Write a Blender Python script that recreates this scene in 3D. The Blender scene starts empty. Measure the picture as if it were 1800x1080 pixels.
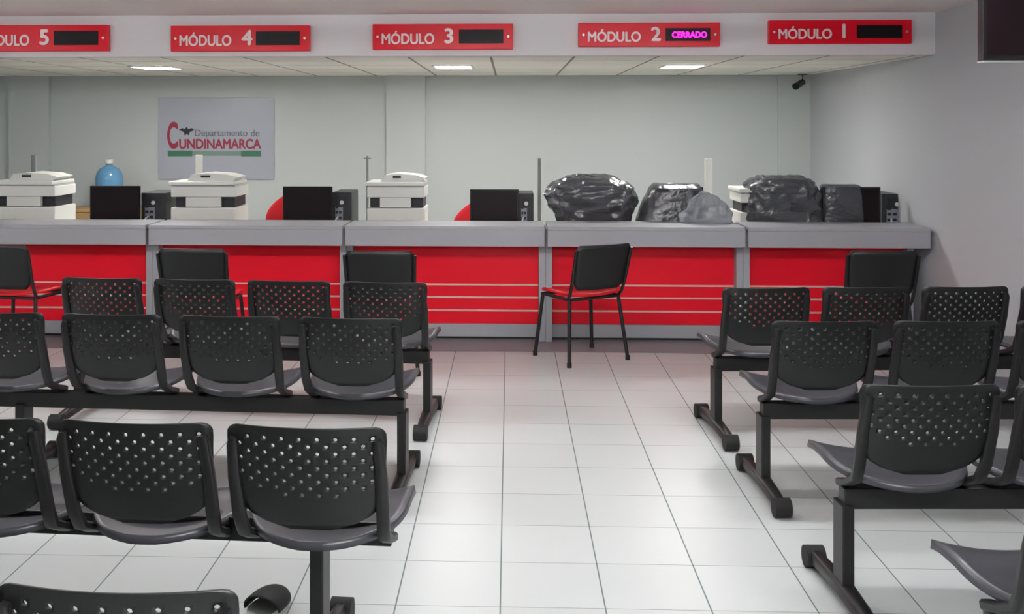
import bpy, bmesh, math, random
from mathutils import Vector, Matrix, noise
C = bpy.context.scene.collection
S = bpy.context.scene
PI = math.pi
# ---------------------------------------------------------------- camera, world, exposure
F, CX, HY, H = 1806.0, 826.0, 217.0, 1.6        # focal length in px, principal point, eye height
T = math.radians(2.2)                           # camera turned slightly to the left
cam = bpy.data.cameras.new('camera'); cam.sensor_width = 36; cam.lens = F / 1800 * 36
cam.shift_x = (900 - CX) / 1800; cam.shift_y = -(540 - HY) / 1800; cam.clip_start = .05
co = bpy.data.objects.new('camera', cam); C.objects.link(co)
co.location = (0, 0, H); co.rotation_euler = (PI / 2, 0, T); S.camera = co
W = bpy.data.worlds.new('world'); S.world = W; W.use_nodes = True
W.node_tree.nodes['Background'].inputs[0].default_value = (.9, .95, 1, 1)
W.node_tree.nodes['Background'].inputs[1].default_value = .3
S.view_settings.view_transform = 'Standard'; S.view_settings.look = 'None'
S.view_settings.gamma = 1; S.view_settings.use_curve_mapping = False
S.view_settings.exposure = 1.1
LAMP_REAR, LAMP_MAIN, FILL_FRONT = 31.0, 60.0, 17.0               # strengths: rear panels, main tube, added front fill tubes

def XY(px, Y):                                  # world X of picture column px on the plane at distance Y
    a = (px - CX) / F
    return Y * (a * math.cos(T) - math.sin(T)) / (math.cos(T) + a * math.sin(T))
def dep(X, Y): return -X * math.sin(T) + Y * math.cos(T)
def ZZ(py, X, Y): return H - (py - HY) * dep(X, Y) / F
def at(px, py, Z):
    d = F * (H - Z) / (py - HY); xr = (px - CX) / F * d
    return xr * math.cos(T) - d * math.sin(T), xr * math.sin(T) + d * math.cos(T)

# ---------------------------------------------------------------- materials
def lin(c): return tuple(((v / 255) / 12.92 if v <= 10 else ((v / 255 + .055) / 1.055) ** 2.4) for v in c)
def mat(name, rgb, rough=.5, metal=0, spec=.5, bump=0, bscale=60, var=0, alpha=1, trans=0, coat=0):
    m = bpy.data.materials.new(name); m.use_nodes = True
    nt = m.node_tree; b = nt.nodes['Principled BSDF']
    c = lin(rgb) + (1,)
    b.inputs['Base Color'].default_value = c
    b.inputs['Roughness'].default_value = rough; b.inputs['Metallic'].default_value = metal
    b.inputs['Specular IOR Level'].default_value = spec
    b.inputs['Alpha'].default_value = alpha; b.inputs['Transmission Weight'].default_value = trans
    b.inputs['Coat Weight'].default_value = coat
    tc = nt.nodes.new('ShaderNodeTexCoord')
    n = nt.nodes.new('ShaderNodeTexNoise'); n.inputs['Scale'].default_value = bscale
    n.inputs['Detail'].default_value = 3
    nt.links.new(tc.outputs['Object'], n.inputs['Vector'])
    if var:
        mx = nt.nodes.new('ShaderNodeMix'); mx.data_type = 'RGBA'
        mx.inputs['A'].default_value = tuple(v * (1 - var) for v in c[:3]) + (1,)
        mx.inputs['B'].default_value = tuple(min(1, v * (1 + var)) for v in c[:3]) + (1,)
        nt.links.new(n.outputs['Fac'], mx.inputs['Factor'])
        nt.links.new(mx.outputs['Result'], b.inputs['Base Color'])
    if bump:
        bp = nt.nodes.new('ShaderNodeBump'); bp.inputs['Strength'].default_value = bump
        bp.inputs['Distance'].default_value = .01
        nt.links.new(n.outputs['Fac'], bp.inputs['Height']); nt.links.new(bp.outputs['Normal'], b.inputs['Normal'])
    return m
def emit(name, rgb, s):
    m = bpy.data.materials.new(name); m.use_nodes = True; b = m.node_tree.nodes['Principled BSDF']
    b.inputs['Base Color'].default_value = lin(rgb) + (1,)
    b.inputs['Emission Color'].default_value = lin(rgb) + (1,); b.inputs['Emission Strength'].default_value = s
    return m
def grid_mat(name, rgb, line, sx, sy, x0, y0, wx, wy, rough, var=.03, spec=.5):
    m = bpy.data.materials.new(name); m.use_nodes = True; nt = m.node_tree; b = nt.nodes['Principled BSDF']
    N = nt.nodes.new; L = nt.links.new
    tc = N('ShaderNodeTexCoord'); sp = N('ShaderNodeSeparateXYZ'); L(tc.outputs['Object'], sp.inputs[0])
    def M(op, a, bb=None):
        n = N('ShaderNodeMath'); n.operation = op
        for i, v in enumerate((a, bb)):
            if v is None: continue
            if isinstance(v, (int, float)): n.inputs[i].default_value = v
            else: L(v, n.inputs[i])
        return n.outputs[0]
    masks = []; cells = []
    for ax, s, o, w in (('X', sx, x0, wx), ('Y', sy, y0, wy)):
        u = M('DIVIDE', M('SUBTRACT', sp.outputs[ax], o), s)
        cells.append(M('FLOOR', u)); fr = M('FRACT', u)
        e = M('MINIMUM', fr, M('SUBTRACT', 1, fr))
        masks.append(M('LESS_THAN', e, w / s / 2))
    mk = M('MAXIMUM', masks[0], masks[1])
    wn = N('ShaderNodeTexWhiteNoise'); wn.noise_dimensions = '2D'; cb = N('ShaderNodeCombineXYZ')
    L(cells[0], cb.inputs[0]); L(cells[1], cb.inputs[1]); L(cb.outputs[0], wn.inputs['Vector'])
    c = lin(rgb)
    a = N('ShaderNodeMix'); a.data_type = 'RGBA'
    a.inputs['A'].default_value = tuple(v * (1 - var) for v in c) + (1,); a.inputs['B'].default_value = tuple(min(1, v * (1 + var)) for v in c) + (1,)
    L(wn.outputs['Value'], a.inputs['Factor'])
    g = N('ShaderNodeMix'); g.data_type = 'RGBA'; L(mk, g.inputs['Factor']); L(a.outputs['Result'], g.inputs['A'])
    g.inputs['B'].default_value = lin(line) + (1,)
    L(g.outputs['Result'], b.inputs['Base Color'])
    r = M('ADD', M('MULTIPLY', mk, .4), rough); L(r, b.inputs['Roughness'])
    b.inputs['Specular IOR Level'].default_value = spec
    return m
gx = XY(880.6, 1.0) * 0 + at(880.6, 1000, 0)[0]; gy = at(1080, 992, 0)[1]
M_ = dict(
    floor=grid_mat('floor_tile', (198, 202, 201), (108, 120, 118), .3468, .3468, gx, gy, .005, .0028, .33, .03, .32),
    strip=mat('grey_floor_strip', (128, 125, 128), .3, var=.06),
    wall=mat('wall_paint', (196, 202, 200), .6, bump=.05, bscale=90),
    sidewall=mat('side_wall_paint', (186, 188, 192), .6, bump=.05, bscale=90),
    ceil=mat('ceiling_paint', (238, 230, 226), .7),
    tile=grid_mat('ceiling_tile', (240, 236, 226), (150, 145, 138), .61, .61, XY(872, 10.45), 10.45, .02, .016, .7, .02, .2),
    fascia=mat('bulkhead_paint', (222, 218, 220), .6),
    counter=mat('grey_laminate', (166, 167, 172), .4, var=.03, bscale=8),
    seam=mat('dark_gap', (60, 62, 66), .6),
    red=mat('red_laminate', (238, 12, 40), .4, spec=.3, var=.02, bscale=5),
    alu=mat('brushed_aluminium', (200, 198, 196), .35, .8),
    strip_l=mat('pale_trim', (226, 188, 176), .4),
    dark=mat('dark_kick', (34, 34, 40), .5),
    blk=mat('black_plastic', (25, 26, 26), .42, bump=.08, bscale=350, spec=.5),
    blk_lit=mat('black_plastic_lit', (62, 62, 68), .36, bump=.06, bscale=350, spec=.6),  # same black plastic as the backs, paler: ceiling light on seats painted in
    blkm=mat('black_metal', (23, 22, 24), .42, spec=.5),
    rub=mat('black_rubber', (22, 22, 23), .7),
    redp=mat('red_plastic', (222, 20, 34), .4),
    redf=mat('red_fabric', (206, 16, 30), .7, bump=.2, bscale=200),
    white=mat('printer_white', (222, 222, 216), .4),
    pgrey=mat('printer_grey', (176, 178, 176), .45),
    scr=mat('monitor_black', (14, 15, 16), .25),
    case=mat('case_black', (44, 46, 48), .4),
    port=mat('port_grey', (150, 152, 162), .35, .4),
    post=mat('post_grey', (126, 130, 130), .45),
    cable=mat('white_cable', (214, 214, 220), .4),
    wood=mat('pale_wood', (196, 160, 108), .5, var=.1, bscale=12),
    jug=mat('blue_jug', (120, 180, 222), .15, trans=.35),
    sign=mat('red_acrylic', (230, 8, 38), .3, spec=.25),
    let=mat('pale_lettering', (246, 222, 222), .35),
    disp=mat('dark_display', (20, 7, 12), .4, spec=.25),
    led=emit('magenta_led', (255, 20, 190), 2.2),
    panel=mat('poster_grey', (172, 176, 186), .3, var=.03, bscale=3),
    lred=mat('logo_red', (160, 40, 66), .5), lgreen=mat('logo_green', (62, 118, 92), .5), lgrey=mat('logo_grey', (104, 112, 114), .5),
    ldark=mat('logo_dark', (34, 38, 40), .5),
    bag=mat('grey_plastic_film', (70, 72, 80), .2, bump=1, bscale=22, alpha=.84, spec=1),
    clear=mat('clear_plastic_film', (158, 162, 170), .15, bump=1, bscale=36, alpha=.66, spec=1),
    lampR=emit('lamp_rear', (255, 252, 250), LAMP_REAR), lampM=emit('lamp_main', (250, 252, 255), LAMP_MAIN), fillF=emit('front_fill', (250, 252, 255), FILL_FRONT),
    lframe=mat('lamp_frame', (235, 235, 232), .4), sole=mat('pale_sole', (206, 212, 204), .5),
)

# ---------------------------------------------------------------- helpers
class MB:
    def __init__(s): s.b = bmesh.new()
    def box(s, x0, x1, y0, y1, z0, z1, bev=0, mtx=None):
        r = bmesh.ops.create_cube(s.b, size=1)
        mt = Matrix.Translation(((x0 + x1) / 2, (y0 + y1) / 2, (z0 + z1) / 2)) @ Matrix.Diagonal((abs(x1 - x0), abs(y1 - y0), abs(z1 - z0), 1))
        bmesh.ops.transform(s.b, matrix=mt, verts=r['verts'])
        vs = r['verts']
        if bev:
            es = list({e for v in vs for e in v.link_edges})
            q = bmesh.ops.bevel(s.b, geom=es, offset=bev, segments=2, affect='EDGES', profile=.6)
            vs = list({v for f in q['faces'] for v in f.verts} | {v for v in vs if v.is_valid})
        if mtx is not None: bmesh.ops.transform(s.b, matrix=mtx, verts=vs)
        return s
    def cyl(s, a, b, r, r2=None, n=16):
        a, b = Vector(a), Vector(b); d = b - a
        q = bmesh.ops.create_cone(s.b, cap_ends=True, segments=n, radius1=r, radius2=r if r2 is None else r2, depth=d.length)
        mt = Matrix.Translation((a + b) / 2) @ d.to_track_quat('Z', 'Y').to_matrix().to_4x4()
        bmesh.ops.transform(s.b, matrix=mt, verts=q['verts']); return s
    def ball(s, c, r, sc=(1, 1, 1)):
        q = bmesh.ops.create_uvsphere(s.b, u_segments=20, v_segments=12, radius=r)
        bmesh.ops.transform(s.b, matrix=Matrix.Translation(c) @ Matrix.Diagonal(tuple(sc) + (1,)), verts=q['verts']); return s
    def rings(s, rs, closed=True, cap=True):     # list of equal-length point rings
        V = [[s.b.verts.new(p) for p in r] for r in rs]; n = len(V[0])
        for i in range(len(V) - 1):
            for j in range(n if closed else n - 1):
                k = (j + 1) % n; s.b.faces.new((V[i][j], V[i][k], V[i + 1][k], V[i + 1][j]))
        if cap and closed: s.b.faces.new(V[0][::-1]); s.b.faces.new(V[-1])
        return s
    def lathe(s, prof, c=(0, 0, 0), n=28):
        return s.rings([[(c[0] + r * math.cos(2 * PI * k / n), c[1] + r * math.sin(2 * PI * k / n), c[2] + z) for k in range(n)] for r, z in prof])
    def tube(s, pts, r, n=10):
        pts = [Vector(p) for p in pts]; rs = []
        for i, p in enumerate(pts):
            t = (pts[min(i + 1, len(pts) - 1)] - pts[max(i - 1, 0)]).normalized()
            up = Vector((0, 0, 1)) if abs(t.z) < .9 else Vector((0, 1, 0))
            u = t.cross(up).normalized(); v = t.cross(u)
            rs.append([p + u * (r * math.cos(2 * PI * k / n)) + v * (r * math.sin(2 * PI * k / n)) for k in range(n)])
        return s.rings(rs)
    def sweep(s, pts, w, t):                     # rectangular section w (x) by t, along points in a yz plane
        pts = [Vector(p) for p in pts]; rs = []
        for i, p in enumerate(pts):
            d = (pts[min(i + 1, len(pts) - 1)] - pts[max(i - 1, 0)]).normalized()
            nrm = Vector((1, 0, 0)).cross(d).normalized()
            ww = w[i] if isinstance(w, (list, tuple)) else w
            c = min(ww, t) * .22
            rs.append([p + Vector((a, 0, 0)) + nrm * b for a, b in ((ww / 2 - c, t / 2), (-ww / 2 + c, t / 2), (-ww / 2, t / 2 - c), (-ww / 2, -t / 2 + c), (-ww / 2 + c, -t / 2), (ww / 2 - c, -t / 2), (ww / 2, -t / 2 + c), (ww / 2, t / 2 - c))])
        return s.rings(rs)
    def build(s, name, m, parent=None, smooth=False, solid=0, loc=None, sub=0):
        bmesh.ops.recalc_face_normals(s.b, faces=s.b.faces)
        me = bpy.data.meshes.new(name); s.b.to_mesh(me); s.b.free(); me.materials.append(m)
        if smooth:
            for p in me.polygons: p.use_smooth = True
            me.set_sharp_from_angle(angle=math.radians(45))
        o = bpy.data.objects.new(name, me); C.objects.link(o)
        if parent: o.parent = parent
        if loc: o.location = loc
        if sub: md = o.modifiers.new('sub', 'SUBSURF'); md.levels = sub; md.render_levels = sub
        if solid: md = o.modifiers.new('solid', 'SOLIDIFY'); md.thickness = solid; md.offset = 0
        return o
def tag(o, label=None, cat=None, group=None, kind=None):
    if label: o['label'] = label
    if cat: o['category'] = cat
    if group: o['group'] = group
    if kind: o['kind'] = kind
    return o
def thing(name, label, cat, loc=(0, 0, 0), rz=0, group=None):
    o = bpy.data.objects.new(name, None); C.objects.link(o); o.empty_display_size = .1
    o.location = loc; o.rotation_euler = (0, 0, rz)
    return tag(o, label, cat, group)
def copy_tree(o, parent=None):
    c = o.copy(); C.objects.link(c)
    if parent: c.parent = parent
    for ch in list(o.children): copy_tree(ch, c)
    return c
def text(body, m, parent, name, x0, x1, z0, z1, y, bold=True):
    cu = bpy.data.curves.new('t', 'FONT'); cu.body = body; cu.extrude = .02
    to = bpy.data.objects.new('t', cu); C.objects.link(to)
    dg = bpy.context.evaluated_depsgraph_get(); dg.update()
    me = bpy.data.meshes.new_from_object(to.evaluated_get(dg)); bpy.data.objects.remove(to)
    if bold:                                     # heavier strokes: the outline repeated with small shifts
        b = bmesh.new()
        for k_, (dx, dy) in enumerate(((0, 0), (.03, 0), (.06, 0), (.03, .03), (.03, -.03))):
            n0 = len(b.verts); b.from_mesh(me); b.verts.ensure_lookup_table()
            for v in b.verts[n0:]: v.co.x += dx; v.co.y += dy; v.co.z += .006 * k_
        b.to_mesh(me); b.free()
    xs = [v.co.x for v in me.vertices]; ys = [v.co.y for v in me.vertices]
    sz = (z1 - z0) / (max(ys) - min(ys)); mx, my = min(xs), min(ys)
    sx = sz * 1.05 if x1 is None else (x1 - x0) / (max(xs) - min(xs))
    for v in me.vertices:
        v.co = Vector((x0 + (v.co.x - mx) * sx, y - (v.co.z + .02) * .08, z0 + (v.co.y - my) * sz))
    me.materials.clear(); me.materials.append(m); me.name = name
    o = bpy.data.objects.new(name, me); C.objects.link(o); o.parent = parent
    return o
def struct(name, mb, m): return tag(mb.build(name, m), kind='structure')

# ---------------------------------------------------------------- room
YC = 7.4                                    # front edge of the counter and bulkhead
XW = XY(1644, YC)                           # right wall
YB = 10.45                                  # rear wall
XL, YF = -6.6, -3.0
ZL = H + (HY - 98) * YC / F                 # low ceiling
ZU = H + (HY - 25) * YC / F                 # high ceiling
struct('floor', MB().box(XL - .1, XW + .1, YF - .1, YB + .1, -.1, 0), M_['floor'])
struct('wall_back', MB().box(XL, XW, YB, YB + .1, 0, ZU + .1), M_['wall'])
struct('wall_right', MB().box(XW, XW + .1, YF, YB + .1, 0, ZU + .1), M_['sidewall'])
struct('wall_left', MB().box(XL - .1, XL, YF, YB + .1, 0, ZU + .1), M_['wall'])
struct('wall_front', MB().box(XL, XW, YF - .1, YF, 0, ZU + .1), M_['wall'])
struct('ceiling', MB().box(XL, XW, YF, YC + .1, ZU, ZU + .1), M_['ceil'])
struct('ceiling', MB().box(XL, XW, YC + .1, YB, ZL, ZL + .06), M_['tile'])
struct('trim_1', MB().box(XL, XW, YC, YC + .1, ZL, ZU), M_['fascia'])
for i, (a, b, t) in enumerate(((XY(680, YB), XY(748, YB), .05), (XY(20, YB), XY(90, YB), .06), (XY(1366, YB), XW, .04))):
    struct('trim_%d' % (i + 2), MB().box(a, b, YB - t, YB, 0, ZL), M_['wall'])
ys0 = at(900, 619, 0)[1]
struct('trim_5', MB().box(XL, XW, ys0, 7.66, 0, .004), M_['strip'])

# ceiling lamps
def lamp(x, y, z, w, d, m, label, group):
    t = thing('ceiling_light', label, 'ceiling light', (x, y, z), 0, group)
    f = MB()
    for a in ((-w / 2 - .02, w / 2 + .02, -d / 2 - .02, -d / 2), (-w / 2 - .02, w / 2 + .02, d / 2, d / 2 + .02), (-w / 2 - .02, -w / 2, -d / 2, d / 2), (w / 2, w / 2 + .02, -d / 2, d / 2)):
        f.box(*a, -.012, -.001)
    f.build('frame', M_['lframe'], t)
    MB().box(-w / 2, w / 2, -d / 2, d / 2, -.008, -.001).build('diffuser', m, t)
G1 = 'recessed lights in the low rear ceiling'
for px, nm in ((275, 'bright recessed ceiling light left of centre, above the grey logo board'), (797, 'bright recessed ceiling light below the sign with number 3'), (1198, 'bright recessed ceiling light below the sign with number 2')):
    lamp(XY(px, 8.75), 8.75, ZL, .30, .40, M_['lampR'], nm, G1)
def unseen_tube(x, y, m):  # out of view; hanging form assumed, to throw light on walls and ceiling
    t = thing('unseen_tube_light', 'unseen long tube light assumed under the high ceiling over the waiting area', 'hanging light', (x, y, ZU), 0, 'unseen hanging lights over the waiting area')
    for sx in (-.45, .45): MB().cyl((sx, 0, -.13), (sx, 0, -.001), .006).build('suspension_rod', M_['alu'], t)
    MB().box(-.6, .6, -.05, .05, -.17, -.11, .01).build('diffuser', M_[m], t)
    for sx in (-1, 1): MB().box(min(sx * .602, sx * .62), max(sx * .602, sx * .62), -.055, .055, -.175, -.105, .004).build('end_cap', M_['lframe'], t)
for x, y, m in ((.5, .8, 'lampM'), (-5.0, 4.4, 'fillF'), (-2.7, 4.4, 'fillF'), (-.5, 4.4, 'fillF'), (1.4, 4.4, 'fillF')): unseen_tube(x, y, m)  # main lamp read off floor streaks; front row added to brighten counter and bulkhead

# ---------------------------------------------------------------- number signs
sg = [(5, -56, 190, 44, 90, False), (4, 300, 544, 45, 90, False), (3, 655, 902, 42, 87, False), (2, 1017, 1266, 40, 82, True), (1, 1352, 1603, 35, 77, False)]
for n, a, b, ya, yb, lit in sg:
    Y = YC - .05; x0, x1 = XY(a, Y), XY(b, Y); w = x1 - x0; xm = (x0 + x1) / 2
    z1, z0 = ZZ(ya, xm, Y), ZZ(yb, xm, Y); h = z1 - z0
    t = thing('number_sign', 'red sign box reading MÓDULO %d%s' % (n, ' with its display lit magenta' if lit else ' with a dark display'), 'sign', (xm, Y, (z0 + z1) / 2), 0, 'red service module signs')
    MB().box(-w / 2, w / 2, 0, .049, -h / 2, h / 2, .004).build('sign_box', M_['sign'], t)
    text('MÓDULO', M_['let'], t, 'lettering', -w * .435, -w * .06, -h * .30, h * .24, -.002)
    text(str(n), M_['let'], t, 'numeral', w * .012, None, -h * .27, h * .33, -.002)
    d = MB().box(w * .115, w * .43, -.004, .0, -h * .27, h * .27).build('display', M_['disp'], t)
    if lit: 
        q = text('CERRADO', M_['led'], t, 'display_text', w * .16, w * .405, -h * .14, h * .12, -.0065)
    for sx in (-.465, .465):
        MB().cyl((w * sx, -.005, 0), (w * sx, 0, 0), .009, n=12).build('screw', M_['alu'], t)

# ---------------------------------------------------------------- service counter
seams = [-95, 258, 604, 960, 1313]
SX = [XY(p, YC) for p in seams] + [XW - .02]
zt, zf = .858, .712
LB = ['far left', 'second', 'middle', 'fourth', 'right']
CL = ['grey counter module at the left edge with a black and red chair turned in front',
      'grey and red counter module in front of the printer below the logo board',
      'grey and red counter module below the sign with number 3',
      'grey and red counter module with the single angled chair before it',
      'grey and red counter module at the right end against the wall']
DL = ['the leftmost printer and monitor', 'the printer below the logo board', 'the printer right of the thin post', 'the bagged printer and bagged monitor', 'the rightmost printer and monitor']
for i in range(5):
    a, b = SX[i], SX[i + 1]; w = b - a
    t = thing('service_counter', CL[i], 'counter', (a, YC, 0), 0, 'grey and red service counter modules')
    g = .011
    MB().box(g, w - g, 0, .43, zt - .028, zt, .003).build('worktop', M_['counter'], t)
    MB().box(g, w - g, .002, .03, zf, zt - .0285, .003).build('fascia', M_['counter'], t)
    for s in (0, 1):
        e0, e1 = ((.001, .048) if s == 0 else (w - .048, w - .001))
        if i == 4 and s == 1: e0, e1 = w - .13, w - .085
        MB().box(e0, e1, .12, .42, 0, zt - .03, .002).build('side_panel', M_['counter'], t)
    e1 = w - .05 if i < 4 else w - .131
    zs = [.119, .216, .313, .406]
    MB().box(.05, e1, .2, .22, .119, zt - .03).build('front_panel', M_['red'], t)
    for z in zs[1:]:
        MB().box(.05, e1, .194, .2, z - .006, z + .006).build('trim_strip', M_['strip_l'], t)
    MB().box(.05, e1, .195, .22, .022, .117).build('base_panel', M_['counter'], t)
    MB().box(.05, e1, .215, .23, .0, .021).build('kick_board', M_['dark'], t)
    t = thing('work_desk', 'low desk behind the counter carrying ' + DL[i], 'desk', (a, YC, 0), 0, 'work desks behind the counter')
    MB().box(0.012, w - .012, .434, 1.5, .71, .74, .003).build('desk_top', M_['white'], t)
    for xx in (.03, w - .07):
        for yy in (.47, 1.40): MB().box(xx, xx + .04, yy, yy + .05, 0, .71).build('leg', M_['alu'], t)

# divider posts behind the counter
PL = [(60, 272, .042, 'slim grey post rising behind the leftmost printer'), (350, 272, .055, 'slim white post rising in front of the grey logo board'),
      (646, 274, .018, 'thin grey post with a small cross tip behind a computer case'), (948, 278, .042, 'grey aluminium post standing left of the bagged printer'),
      (1245, 279, .055, 'pale post wrapped in clear plastic, the rightmost on the counter')]
for k, (px, py, w, lb) in enumerate(PL):
    Y = 8.72; x = XY(px, Y); z1 = ZZ(py, x, Y)
    t = thing('divider_post', lb, 'post', (x, Y, .74), 0, 'slim posts behind the counter')
    m = M_['white'] if k in (1, 4) else M_['post']
    MB().box(-w / 2, w / 2, -.015, .015, 0.012, z1 - .74, .003).build('upright', m, t)
    MB().box(-.06, .06, -.05, .05, 0, .012, .002).build('base_plate', M_['pgrey'], t)
    if k == 2: MB().box(-.03, .03, -.012, .012, z1 - .74 - .028, z1 - .74 - .016).build('cross_tip', m, t)
    if k in (3, 4):
        MB().box(-w / 2 - .002, -w / 2 + .008, -.02, -.014, 0.012, z1 - .742).build('channel_edge', M_['white'], t)
        MB().box(w / 2 - .008, w / 2 + .002, -.02, -.014, 0.012, z1 - .742).build('channel_edge', M_['white'], t)

# monitors
def monitor(pa, pb, py, lb, Y=7.98):
    a, b = XY(pa, Y), XY(pb, Y); w = b - a; x = (a + b) / 2; z1 = ZZ(py, x, Y) - .74; h = .255
    t = thing('monitor', lb, 'monitor', (x, Y, .74), 0, 'black monitors on the desks')
    MB().box(-w / 2, w / 2, 0, .022, z1 - h - .03, z1, .004).build('bezel', M_['scr'], t)
    MB().box(-w / 2 + .014, w / 2 - .014, -.002, .0, z1 - h - .01, z1 - .014).build('screen', M_['disp'], t)
    MB().box(-w * .3, w * .3, .022, .05, z1 - h + .02, z1 - .05, .01).build('back_housing', M_['case'], t)
    MB().box(-.025, .025, .03, .05, .012, z1 - h + .05, .004).build('stand_neck', M_['case'], t)
    MB().box(-.1, .1, -.03, .12, 0, .012, .004).build('stand_base', M_['case'], t)
monitor(158, 246, 327, 'black monitor in front of the blue water jug')
monitor(497, 584, 328, 'black monitor with a red chair back behind its left side, near the logo board')
monitor(826, 912, 333, 'black monitor standing between the middle printer and the bagged printer')
monitor(1148, 1236, 329, 'black monitor under grey plastic film left of the clear wrapped post')
monitor(1446, 1548, 329, 'black monitor half under a plastic cover at the right end of the counter')

def case(pa, pb, py, lb, Y=8.1):
    a, b = XY(pa, Y), XY(pb, Y); w = b - a; x = (a + b) / 2; h = ZZ(py, x, Y) - .74
    t = thing('computer_case', lb, 'computer', (x, Y, .74), 0, 'computer cases beside the monitors')
    MB().box(-w / 2, w / 2, 0, .36, 0, h, .006).build('case_body', M_['case'], t)
    p = MB().box(-w * .34, w * .05, -.004, 0, .05, h * .62)
    p.build('port_plate', M_['port'], t)
    for k in range(7):
        xx = -w * .32 + (k % 2) * w * .18; zz = .06 + (k // 2) * .042
        MB().box(xx, xx + w * .13, -.008, -.004, zz, zz + .02).build('port', M_['dark'], t)
    MB().box(-w * .3, w * .3, -.005, 0, h * .68, h * .9).build('fan_grille', M_['dark'], t)
    MB().cyl((w * .0, -.012, h * .74), (w * .0, -.004, h * .74), .016).build('power_plug', M_['white'], t)
    MB().tube([(-w * .2, -.01, .12), (-w * .25, -.05, .1), (-w * .4, -.07, .05), (-w * .75, -.06, .008)], .006).build('cable', M_['cable'], t, True)
case(248, 292, 339, 'black computer case right of the leftmost monitor, cables in front')
case(584, 618, 338, 'black computer case beside the thin post with cross tip')
case(912, 938, 340, 'narrow black computer case next to the tall grey post')
case(1550, 1602, 341, 'grey black computer case at the far right end of the counter')

def printer(pa, pb, py, lb, Y=8.0):
    a, b = XY(pa, Y), XY(pb, Y); w = b - a; x = (a + b) / 2; hh = ZZ(py, x, Y) - .74; D = .40
    t = thing('printer', lb, 'printer', (x, Y, .74), 0, 'white office printers')
    z1, z2, z3 = hh * .42, hh * .60, hh * .80
    MB().box(-w / 2, w / 2, 0, D, 0, z1, .008).build('lower_body', M_['white'], t)
    MB().box(-w * .42, w * .42, -.006, 0, .03, z1 * .5, .002).build('paper_drawer', M_['pgrey'], t)
    MB().box(w * .30, w * .36, -.010, -.006, z1 * .3, z1 * .42).build('drawer_badge', M_['dark'], t)
    MB().box(-w * .46, w * .46, .06, D - .02, z1, z2).build('output_slot', M_['dark'], t)
    MB().box(-w * .28, w * .26, .02, .06, z1 + .004, z2, .004).build('output_tray', M_['white'], t)
    MB().box(-w / 2, w / 2, 0.0, D, z2, z3 - .012, .008).build('upper_body', M_['white'], t)
    MB().box(-w * .49, w * .49, .006, D - .01, z3 - .012, z3).build('scanner_gap', M_['pgrey'], t)
    MB().box(-w * .53, w * .48, -.02, D, z3, z3 + .028, .008).build('scanner_lid', M_['white'], t)
    m = MB(); pr = [(-w * .28, z3 + .028), (-w * .20, hh - .012), (w * .0, hh), (w * .34, hh - .012), (w * .50, hh - .035), (w * .42, z3 + .028)]
    m.rings([[(p[0], y, p[1]) for p in pr] for y in (.05, D - .06)]); m.build('document_feeder', M_['white'], t)
    MB().box(-w * .06, w * .08, .04, .05, hh - .035, hh - .018).build('feeder_latch', M_['dark'], t)
printer(-15, 96, 304, 'white office printer cut by the left edge of the picture')
printer(300, 414, 305, 'white office printer standing below the grey logo board')
printer(645, 746, 306, 'white office printer right of the thin post, below the plain wall')
printer(1302, 1420, 320, 'white office printer mostly hidden in a plastic cover, rightmost printer')
printer(990, 1098, 322, 'white office printer wrapped in grey plastic film')

# plastic covers (lofted, crumpled)
def cover(name, lb, levels, Y, m, seed, amp=.03, n=80, zb=.74):
    # levels: (left px, right px, row, depth)
    rs = []
    pts = []
    for k in range(len(levels) - 1):
        for s in range(6):
            f = s / 6; pts.append([levels[k][q] * (1 - f) + levels[k + 1][q] * f for q in range(4)])
    pts.append(list(levels[-1]))
    x_m = XY((levels[0][0] + levels[0][1]) / 2, Y)
    for (a, b, py, dd) in pts:
        xa, xb = XY(a, Y), XY(b, Y); cx = (xa + xb) / 2; hw = (xb - xa) / 2; z = max(ZZ(py, cx, Y), zb + .002)
        ring = []
        for j in range(n):
            th = 2 * PI * j / n; c, s_ = math.cos(th), math.sin(th)
            e = .55; X = cx + hw * math.copysign(abs(c) ** e, c); YY = Y + .2 + dd * math.copysign(abs(s_) ** e, s_)
            p = Vector((X * 7 + seed, YY * 7, z * 9)); q = Vector((X * 26 + seed, YY * 26, z * 20))
            r = 1 - abs(noise.noise(p)) * 2; r2 = noise.noise(q)
            dirv = Vector((c, s_, 0))
            dd_ = amp * (r * 1.0 + r2 * .8) - amp * .5
            ring.append(Vector((X, YY, z)) + dirv * dd_ + Vector((0, 0, amp * .5 * noise.noise(q * .7) if z > zb + .03 else 0)))
        rs.append([tuple(v - Vector((x_m, Y, zb))) for v in ring])
    o = MB(); o.rings(rs); ob = o.build(name, m, None, True)
    ob.location = (x_m, Y, zb)
    tag(ob, lb, 'plastic cover')
    return ob
cover('plastic_cover', 'crumpled grey plastic cover bulging over the printer right of the tall grey post',
      [(985, 1108, 424, .22), (982, 1112, 386, .23), (966, 1122, 362, .27), (960, 1122, 344, .29), (972, 1110, 326, .28), (995, 1085, 314, .22), (1015, 1070, 309, .10)], 7.98, M_['bag'], 1.3)
cover('plastic_cover', 'grey plastic cover with slanting left side pulled over a monitor',
      [(1116, 1250, 424, .22), (1126, 1250, 386, .22), (1136, 1248, 356, .20), (1148, 1240, 332, .17), (1155, 1236, 326, .10)], 7.88, M_['bag'], 5.1, .009)
cover('plastic_cover', 'clear crumpled plastic heap around the foot of the wrapped post',
      [(1206, 1300, 424, .05), (1204, 1302, 386, .055), (1210, 1296, 374, .055), (1226, 1282, 358, .04), (1238, 1258, 341, .02)], 7.55, M_['clear'], 9.7, .03, 80, .859)
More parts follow.
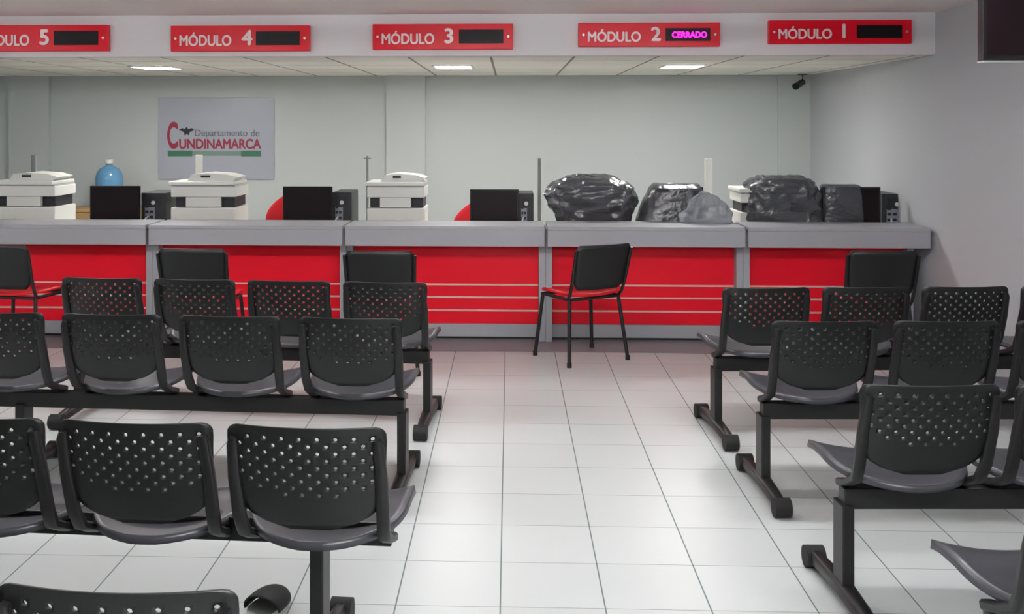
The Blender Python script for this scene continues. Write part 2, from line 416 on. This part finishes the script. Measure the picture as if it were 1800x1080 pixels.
cover('plastic_cover', 'grey plastic cover humped over the rightmost printer',
      [(1318, 1452, 424, .22), (1318, 1448, 386, .23), (1318, 1450, 350, .23), (1322, 1444, 328, .22), (1335, 1430, 316, .2), (1355, 1415, 311, .12)], 7.92, M_['bag'], 13.9)
cover('plastic_cover', 'flat grey plastic sheet over the left part of the rightmost monitor',
      [(1456, 1534, 424, .10), (1456, 1532, 386, .10), (1456, 1530, 350, .09), (1457, 1526, 330, .08), (1460, 1522, 327, .05)], 7.84, M_['bag'], 17.2, .005)

# red office chairs behind the counter
def office_chair(px, py, lb):
    Y = 9.1; x = XY(px, Y); top = ZZ(py, x, Y)
    t = thing('office_chair', lb, 'office chair', (x, Y - .2, 0), 0, 'red office chairs behind the counter')
    rs = []
    for k in range(13):
        v = k / 12; z = top - .38 + .38 * v; w = .235 * (1 - max(0, (v - .35) / .65) ** 2.4 * .75) * (.8 + .2 * min(1, v * 4))
        rs.append([(w * math.cos(2 * PI * j / 20), .2 + .035 * math.sin(2 * PI * j / 20) - .03 * math.cos(2 * PI * j / 20) ** 2, z) for j in range(20)])
    MB().rings(rs).build('backrest', M_['redf'], t, True)
    MB().box(-.23, .23, -.25, .19, .44, .51, .03).build('seat', M_['redf'], t, True)
    MB().box(-.03, .03, .19, .245, .40, top - .25, .005).build('back_support', M_['blkm'], t)
    MB().cyl((0, -.03, .08), (0, -.03, .44), .03).build('column', M_['blkm'], t)
    for k in range(5):
        a = k * 2 * PI / 5; e = (.27 * math.cos(a), -.03 + .27 * math.sin(a), .075)
        l = MB().cyl((0, -.03, .1), e, .022, .014).build('base_arm', M_['blkm'], t)
        MB().cyl((e[0] - .012, e[1], .03), (e[0] + .012, e[1], .03), .03).build('caster', M_['rub'], l)
office_chair(514, 342, 'red office chair partly hidden behind the monitor near the logo board')
office_chair(842, 355, 'red office chair partly hidden behind the middle monitor, low rounded back')

# cabinet and jug
Y = 9.85; a, b = XY(113, Y), XY(245, Y)
t = thing('wooden_cabinet', 'pale wooden cabinet by the rear wall behind the leftmost monitor', 'cabinet', ((a + b) / 2, Y, 0)); w = b - a
zc = ZZ(368, (a + b) / 2, Y)
MB().box(-w / 2, w / 2, 0, .42, 0, zc - .03, .004).build('body', M_['wood'], t)
MB().box(-w / 2 - .01, w / 2 + .01, -.015, .43, zc - .03, zc, .004).build('top', M_['wood'], t)
for s in (-1, 1):
    d = MB().box(min(s * .005, s * (w / 2 - .01)), max(s * .005, s * (w / 2 - .01)), -.014, 0, .07, zc - .04, .003).build('door', M_['wood'], t)
    MB().cyl((s * .03, -.035, zc * .6), (s * .03, -.014, zc * .6), .01).build('knob', M_['alu'], d)
jx = XY(192, 10.0)
t = thing('water_jug', 'large blue water jug with white cap by the rear wall', 'water jug', (jx, 10.0, zc))
prof = [(.05, 0), (.125, .01), (.13, .06), (.122, .08), (.13, .1), (.13, .17), (.122, .19), (.13, .21), (.13, .30), (.12, .345), (.09, .39), (.04, .415), (.03, .43), (.03, .455)]
MB().lathe(prof).build('bottle', M_['jug'], t, True)
MB().lathe([(.036, .44), (.038, .475), (.03, .482)]).build('cap', M_['white'], t, True)
MB().lathe([(.031, .424), (.033, .44)]).build('neck_ring', M_['lgrey'], t, True)

# logo board
Y = YB - .02; a, b = XY(278, Y), XY(481, Y); xm = (a + b) / 2; z1, z0 = ZZ(172, xm, Y), ZZ(315, xm, Y)
t = thing('logo_board', 'grey board with red Cundinamarca lettering on the rear wall', 'wall sign', (xm, Y, (z0 + z1) / 2)); zm = (z0 + z1) / 2
MB().box(a - xm, b - xm, 0, .018, z0 - zm, z1 - zm, .002).build('board', M_['panel'], t)
X = lambda p: XY(p, Y) - xm
Zz = lambda p: ZZ(p, xm, Y) - zm
text('C', M_['lred'], t, 'large_initial', X(294), X(313), Zz(262), Zz(214), -.001)
text('UNDINAMARCA', M_['lred'], t, 'lettering', X(315), X(459), Zz(262), Zz(244), -.001)
text('Departamento', M_['lgrey'], t, 'small_lettering', X(343), X(435), Zz(243), Zz(228), -.001, False)
text('de', M_['lgrey'], t, 'small_lettering', X(441), X(456), Zz(240), Zz(228), -.001, False)
for p0, p1 in ((295, 338), (424, 459)): MB().box(X(p0), X(p1), -.003, 0, Zz(275), Zz(265)).build('green_bar', M_['lgreen'], t)
MB().box(X(338.3), X(423.7), -.002, 0, Zz(274), Zz(266)).build('grey_green_bar', mat('logo_pale_green', (120, 146, 134), .5), t)
e = MB(); ol = [(-14, -2), (-8, -6), (-3, -4), (0, -8), (3, -4), (9, -6), (14, -2), (6, 1), (4, 7), (0, 5), (-3, 8), (-5, 1)]
e.rings([[(X(328 + q[0]), y, Zz(231 + q[1])) for q in ol] for y in (-.003, -.0005)]); e.build('emblem', M_['ldark'], t)

# security camera
Y = 10.18; x = XY(1404, Y)
t = thing('security_camera', 'small black security camera under the ceiling in the rear right corner', 'security camera', (x, Y, ZL))
zc_ = ZZ(149, x, Y) - ZL
MB().cyl((.05, .05, -.012), (.05, .05, -.001), .045).build('mount', M_['lgrey'], t)
MB().tube([(.05, .05, -.01), (.05, .04, zc_ * .55), (.02, .01, zc_ + .01)], .011).build('arm', M_['dark'], t)
MB().cyl((.05, .06, zc_ + .025), (-.055, -.09, zc_ - .02), .034).build('camera_body', M_['scr'], t, True)
MB().cyl((-.055, -.09, zc_ - .02), (-.06, -.097, zc_ - .022), .028).build('lens', M_['disp'], t)

# television, top right
Y = 4.6; a = XY(1727, Y); z0 = ZZ(110, a, Y); w = .84; h = ZU - .02 - z0
t = thing('television', 'black television hanging at the upper right edge of the picture', 'television', (a, Y, z0))
MB().box(0, w, 0, .05, .008, h, .004).build('casing', M_['scr'], t)
MB().box(.015, w - .015, -.003, 0, .03, h - .015).build('screen', M_['disp'], t)
MB().box(0, w, -.004, .05, 0, .008).build('lower_edge', M_['alu'], t)
MB().box(w / 2 - .03, w / 2 + .03, .05, .09, h * .3, h + .019).build('ceiling_bracket', M_['blkm'], t)

# ---------------------------------------------------------------- beam seating
def back_mesh():
    s = MB(); nc, nr, Hh = 18, 15, .300
    def wid(v):
        z = v * Hh; w = .220 - .016 * v
        if z < .03: w -= .03 - math.sqrt(max(0, .03 ** 2 - (.03 - z) ** 2))
        if v > .60: w *= math.sqrt(max(0, 1 - ((v - .60) / .415) ** 2.2))
        return max(w, .02)
    def P(u, v):
        x = u * wid(v)
        y = .012 + .085 * v ** 1.2 + .75 * x * x - .012 * math.sin(v * PI)
        return Vector((x, y, .79 - Hh * v))
    V = {}; vs = [0, .010, .028, .048] + [k / nr for k in range(1, nr + 1)]
    for j, v in enumerate(vs):
        for i in range(nc + 1): V[i, j] = s.b.verts.new(P(-1 + 2 * i / nc, v))
    for j in range(len(vs) - 1):
        for i in range(nc):
            c = [V[i, j], V[i + 1, j], V[i + 1, j + 1], V[i, j + 1]]
            u, v = -1 + 2 * (i + .5) / nc, (vs[j] + vs[j + 1]) / 2
            lim = 8 + (1 if abs(u) < .5 else 0) - (1 if abs(u) > .75 else 0)
            if (i + j) % 2 == 0 and 4 <= j <= lim + 3 and abs(u) < .86:
                ww = wid(v); ring = []
                for k in range(8):
                    th = PI / 4 * k
                    ring.append(s.b.verts.new(P(u + .0056 * math.cos(th) / ww, v - .0056 * math.sin(th) / Hh)))
                # corners: c0 top-left(135deg) c1 top-right(45) c2 bottom-right(-45) c3 bottom-left(-135)
                s.b.faces.new((c[1], c[0], ring[3], ring[2], ring[1]))
                s.b.faces.new((c[0], c[3], ring[5], ring[4], ring[3]))
                s.b.faces.new((c[3], c[2], ring[7], ring[6], ring[5]))
                s.b.faces.new((c[2], c[1], ring[1], ring[0], ring[7]))
            else: s.b.faces.new(c)
    return s
def seat_mesh():
    s = MB(); nu, nv = 20, 20; V = {}
    for j in range(nv + 1):
        v = j / nv; vv = v ** 1.5 if v < .5 else v
        y = .095 + .445 * (v * v * 1.0 * .55 + v * .45)
        k = min(1, (y - .095) / .26); w = .232 * math.sqrt(max(0, 1 - (1 - k) ** 2.1)); w = max(w, .035)
        f = max(0, (y - .49) / .05); w -= .03 * f * f
        for i in range(nu + 1):
            u = -1 + 2 * i / nu; x = u * w
            z = .442 + .62 * x * x * (1 if y < .4 else 1) - .018 * math.sin(min(1, k) * PI) * .6 - .025 * max(0, (y - .42) / .12) ** 2
            V[i, j] = s.b.verts.new((x, y, z))
    for j in range(nv):
        for i in range(nu): s.b.faces.new((V[i, j], V[i + 1, j], V[i + 1, j + 1], V[i, j + 1]))
    return s
proto = {}
def unit(parent, x):
    """one seat with its backrest and the two side brackets"""
    def put(key, mk, name, m, par, smooth=True, solid=0, xo=0):
        if key not in proto:
            o = mk().build(name, m, par, smooth, solid); proto[key] = o
        else:
            o = proto[key].copy(); o.name = name; C.objects.link(o); o.parent = par
        o.location = (xo, 0, 0); return o
    put('seat', seat_mesh, 'seat', M_['blk_lit'], parent, True, .024, x)
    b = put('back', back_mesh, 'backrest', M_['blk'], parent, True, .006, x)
    for s in (-1, 1):
        put('br%d' % s, lambda: MB().sweep([(s * .196, .030, .758), (s * .198, .030, .74), (s * .202, .060, .64), (s * .200, .098, .52), (s * .196, .13, .465), (s * .194, .20, .43), (s * .194, .275, .405)],
            [.020, .030, .034, .036, .036, .036, .036], .026), 'bracket', M_['blkm'], b, True, 0, 0)
def leg(parent, x, dz=0):
    if 'leg' not in proto:
        p = MB().box(-.02, .02, .21, .30, .06, .345, .005).build('leg', M_['blkm'], parent); proto['leg'] = p
        f = MB().sweep([(0, -.02, .04), (0, .10, .052), (0, .26, .062), (0, .42, .052), (0, .56, .042)], [.042, .052, .058, .052, .042], .05).build('foot', M_['blkm'], p, True)
        for y in (-.01, .55):
            MB().cyl((-.034, y, .040), (.034, y, .040), .038, n=20).build('foot_cap', M_['rub'], p, True)
    else:
        p = copy_tree(proto['leg'], parent)
    p.location = (x, 0, 0); p.scale = (1, 1, 1 + dz / .345)
    return p
def bench(px, py, edge, n, pitch, rz, legs, lb, side, bdz=0, dz=0):
    """px,py: outer top corner of the end backrest; edge +1 for right end, -1 for left end"""
    X, Y = at(px, py, .79 + dz)
    t = thing('beam_seating', lb, 'waiting bench', (X, Y, 0), rz, 'black perforated beam seating in the waiting area')
    s = -edge
    xs = [s * (.222 + pitch * k) for k in range(n)]
    for x in xs: unit(t, x)
    lo, hi = min(xs) - .20, max(xs) + .20
    if edge > 0: lo -= 0
    z0 = .33 + bdz
    MB().box(lo, hi, .225, .285, z0, z0 + .068, .004).build('beam', M_['blkm'], t)
    for x in legs: leg(t, s * x, bdz)
    return t
R = math.radians
bench(410, 1056, 1, 4, .50, R(-1.5), (.12, 1.6), 'black perforated seat row cut by the bottom left of the picture, nearest row', 'L')
bench(677, 760, 1, 4, .476, R(-3.0), (.235, 1.55), 'black perforated seat row on the left showing its bright holes, second nearest', 'L', .065)
bench(705, 563, 1, 4, .515, R(-2.5), (.03, 1.75), 'black perforated seat row on the left, directly in front of the farthest left row', 'L')
bench(750, 499, 1, 4, .503, R(-3.5), (.03, 1.95), 'black perforated seat row on the left closest to the counter', 'L')
bench(1273, 508, -1, 4, .500, R(4), (.03, 1.8), 'black perforated seat row on the right closest to the counter', 'R')
bench(1360, 567, -1, 4, .503, R(2.2), (.03, 1.8), 'black perforated seat row on the right, middle of the three with backs in view', 'R')
bench(1519, 681, -1, 3, .485, R(2.2), (.03, 1.3), 'black perforated seat row on the right whose back shows bright holes', 'R')
bench(1822, 860, -1, 2, .485, R(2.2), (.10, .9), 'black seat corner entering the bottom right of the picture, nearest right row', 'R')

# ---------------------------------------------------------------- visitor chairs
def visitor_chair(x, y, rz, lb):
    t = thing('visitor_chair', lb, 'chair', (x, y, 0), rz, 'black and red visitor chairs at the counter')
    # back: curved plastic shell
    s = MB(); nu, nv = 12, 10; V = {}
    for j in range(nv + 1):
        v = j / nv; z = .50 + .30 * v; w = .195 + .030 * v
        if v > .85: w -= .03 * ((v - .85) / .15) ** 2
        if v < .15: w -= .03 * ((.15 - v) / .15) ** 2
        for i in range(nu + 1):
            u = -1 + 2 * i / nu; V[i, j] = s.b.verts.new((u * w, -.20 - .075 * v + .03 * (u * u) - .03, z))
    for j in range(nv):
        for i in range(nu): s.b.faces.new((V[i, j], V[i + 1, j], V[i + 1, j + 1], V[i, j + 1]))
    s.build('backrest', M_['blk'], t, True, .014)
    s = MB(); V = {}
    for j in range(nv + 1):
        v = j / nv; y_ = -.19 + .40 * v; w = .215
        if v > .8: w -= .05 * ((v - .8) / .2) ** 2
        if v < .2: w -= .04 * ((.2 - v) / .2) ** 2
        for i in range(nu + 1):
            u = -1 + 2 * i / nu; V[i, j] = s.b.verts.new((u * w, y_, .45 + .018 * u * u - .02 * max(0, v - .8) / .2 + .015 * max(0, .3 - v)))
    for j in range(nv):
        for i in range(nu): s.b.faces.new((V[i, j], V[i + 1, j], V[i + 1, j + 1], V[i, j + 1]))
    s.build('seat', M_['redp'], t, True, .018)
    f = MB(); r = .011
    for sx in (-1, 1):
        f.tube([(sx * .20, -.17, .432), (sx * .20, .17, .428)], r)
    f.tube([(-.20, -.17, .432), (.20, -.17, .432)], r); f.tube([(-.20, .17, .428), (.20, .17, .428)], r)
    f.build('seat_frame', M_['blkm'], t, True)
    for sx in (-1, 1):
        MB().tube([(sx * .205, -.15, .43), (sx * .212, -.185, .47), (sx * .215, -.215, .55), (sx * .222, -.275, .77)], .011).build('back_upright', M_['blkm'], t, True)
        for sy, yy in ((-1, -.215), (1, .20)):
            l = MB().tube([(sx * .20, sy * .16, .43), (sx * .238, yy, .012)], .0125).build('leg', M_['blkm'], t, True)
            MB().cyl((sx * .238, yy, 0), (sx * .238, yy, .03), .016).build('foot_cap', M_['rub'], l)
    return t
def vchair(px, py, rz, lb, top=.80):
    X, Y = at(px, py, top)
    c, s = math.cos(rz), math.sin(rz)
    visitor_chair(X - .275 * s, Y + .275 * c, rz, lb)
vchair(337, 437, 0, 'black backed visitor chair facing the counter under the printer below the logo board')
vchair(667, 441, 0, 'black backed visitor chair facing the counter, behind the right end of the left rows')
vchair(1553, 441, 0, 'black backed visitor chair facing the counter near the right wall')
vchair(-4, 430, R(-10), 'black backed visitor chair with red seat cut by the left edge of the picture')
visitor_chair(.485, 7.05, R(31), 'black and red visitor chair standing angled alone in the centre aisle')

# ---------------------------------------------------------------- slipper on the floor under the second row
X, Y = at(479, 1050, 0)
t = thing('slipper', 'small black slipper with pale sole on the floor, left of a bench leg', 'shoe', (X, Y - .13, 0), R(-14))
rs = []
for k in range(15):
    v = k / 14; y = -.01 + .14 * v; w = .062 * math.sqrt(max(.02, 1 - (max(0, v - .25) / .78) ** 2.6)); h = .052 * math.sqrt(max(.05, 1 - v ** 2.2)) + .006
    rs.append([(w * math.cos(PI * j / 15), y - .03 * math.sin(PI * j / 15) * (1 - v), .02 + h * math.sin(PI * j / 15)) for j in range(16)])
MB().rings(rs, closed=False, cap=False).build('upper', M_['rub'], t, True, .004)
rs = []
for z, g in ((0, .94), (.006, 1), (.018, 1.0), (.022, .97)):
    rs.append([(.058 * g * math.cos(2 * PI * j / 32) * (1 if math.sin(2 * PI * j / 32) > 0 else .8), .0 + .132 * g * math.sin(2 * PI * j / 32), z) for j in range(32)])
MB().rings(rs).build('sole', M_['sole'], t, True)
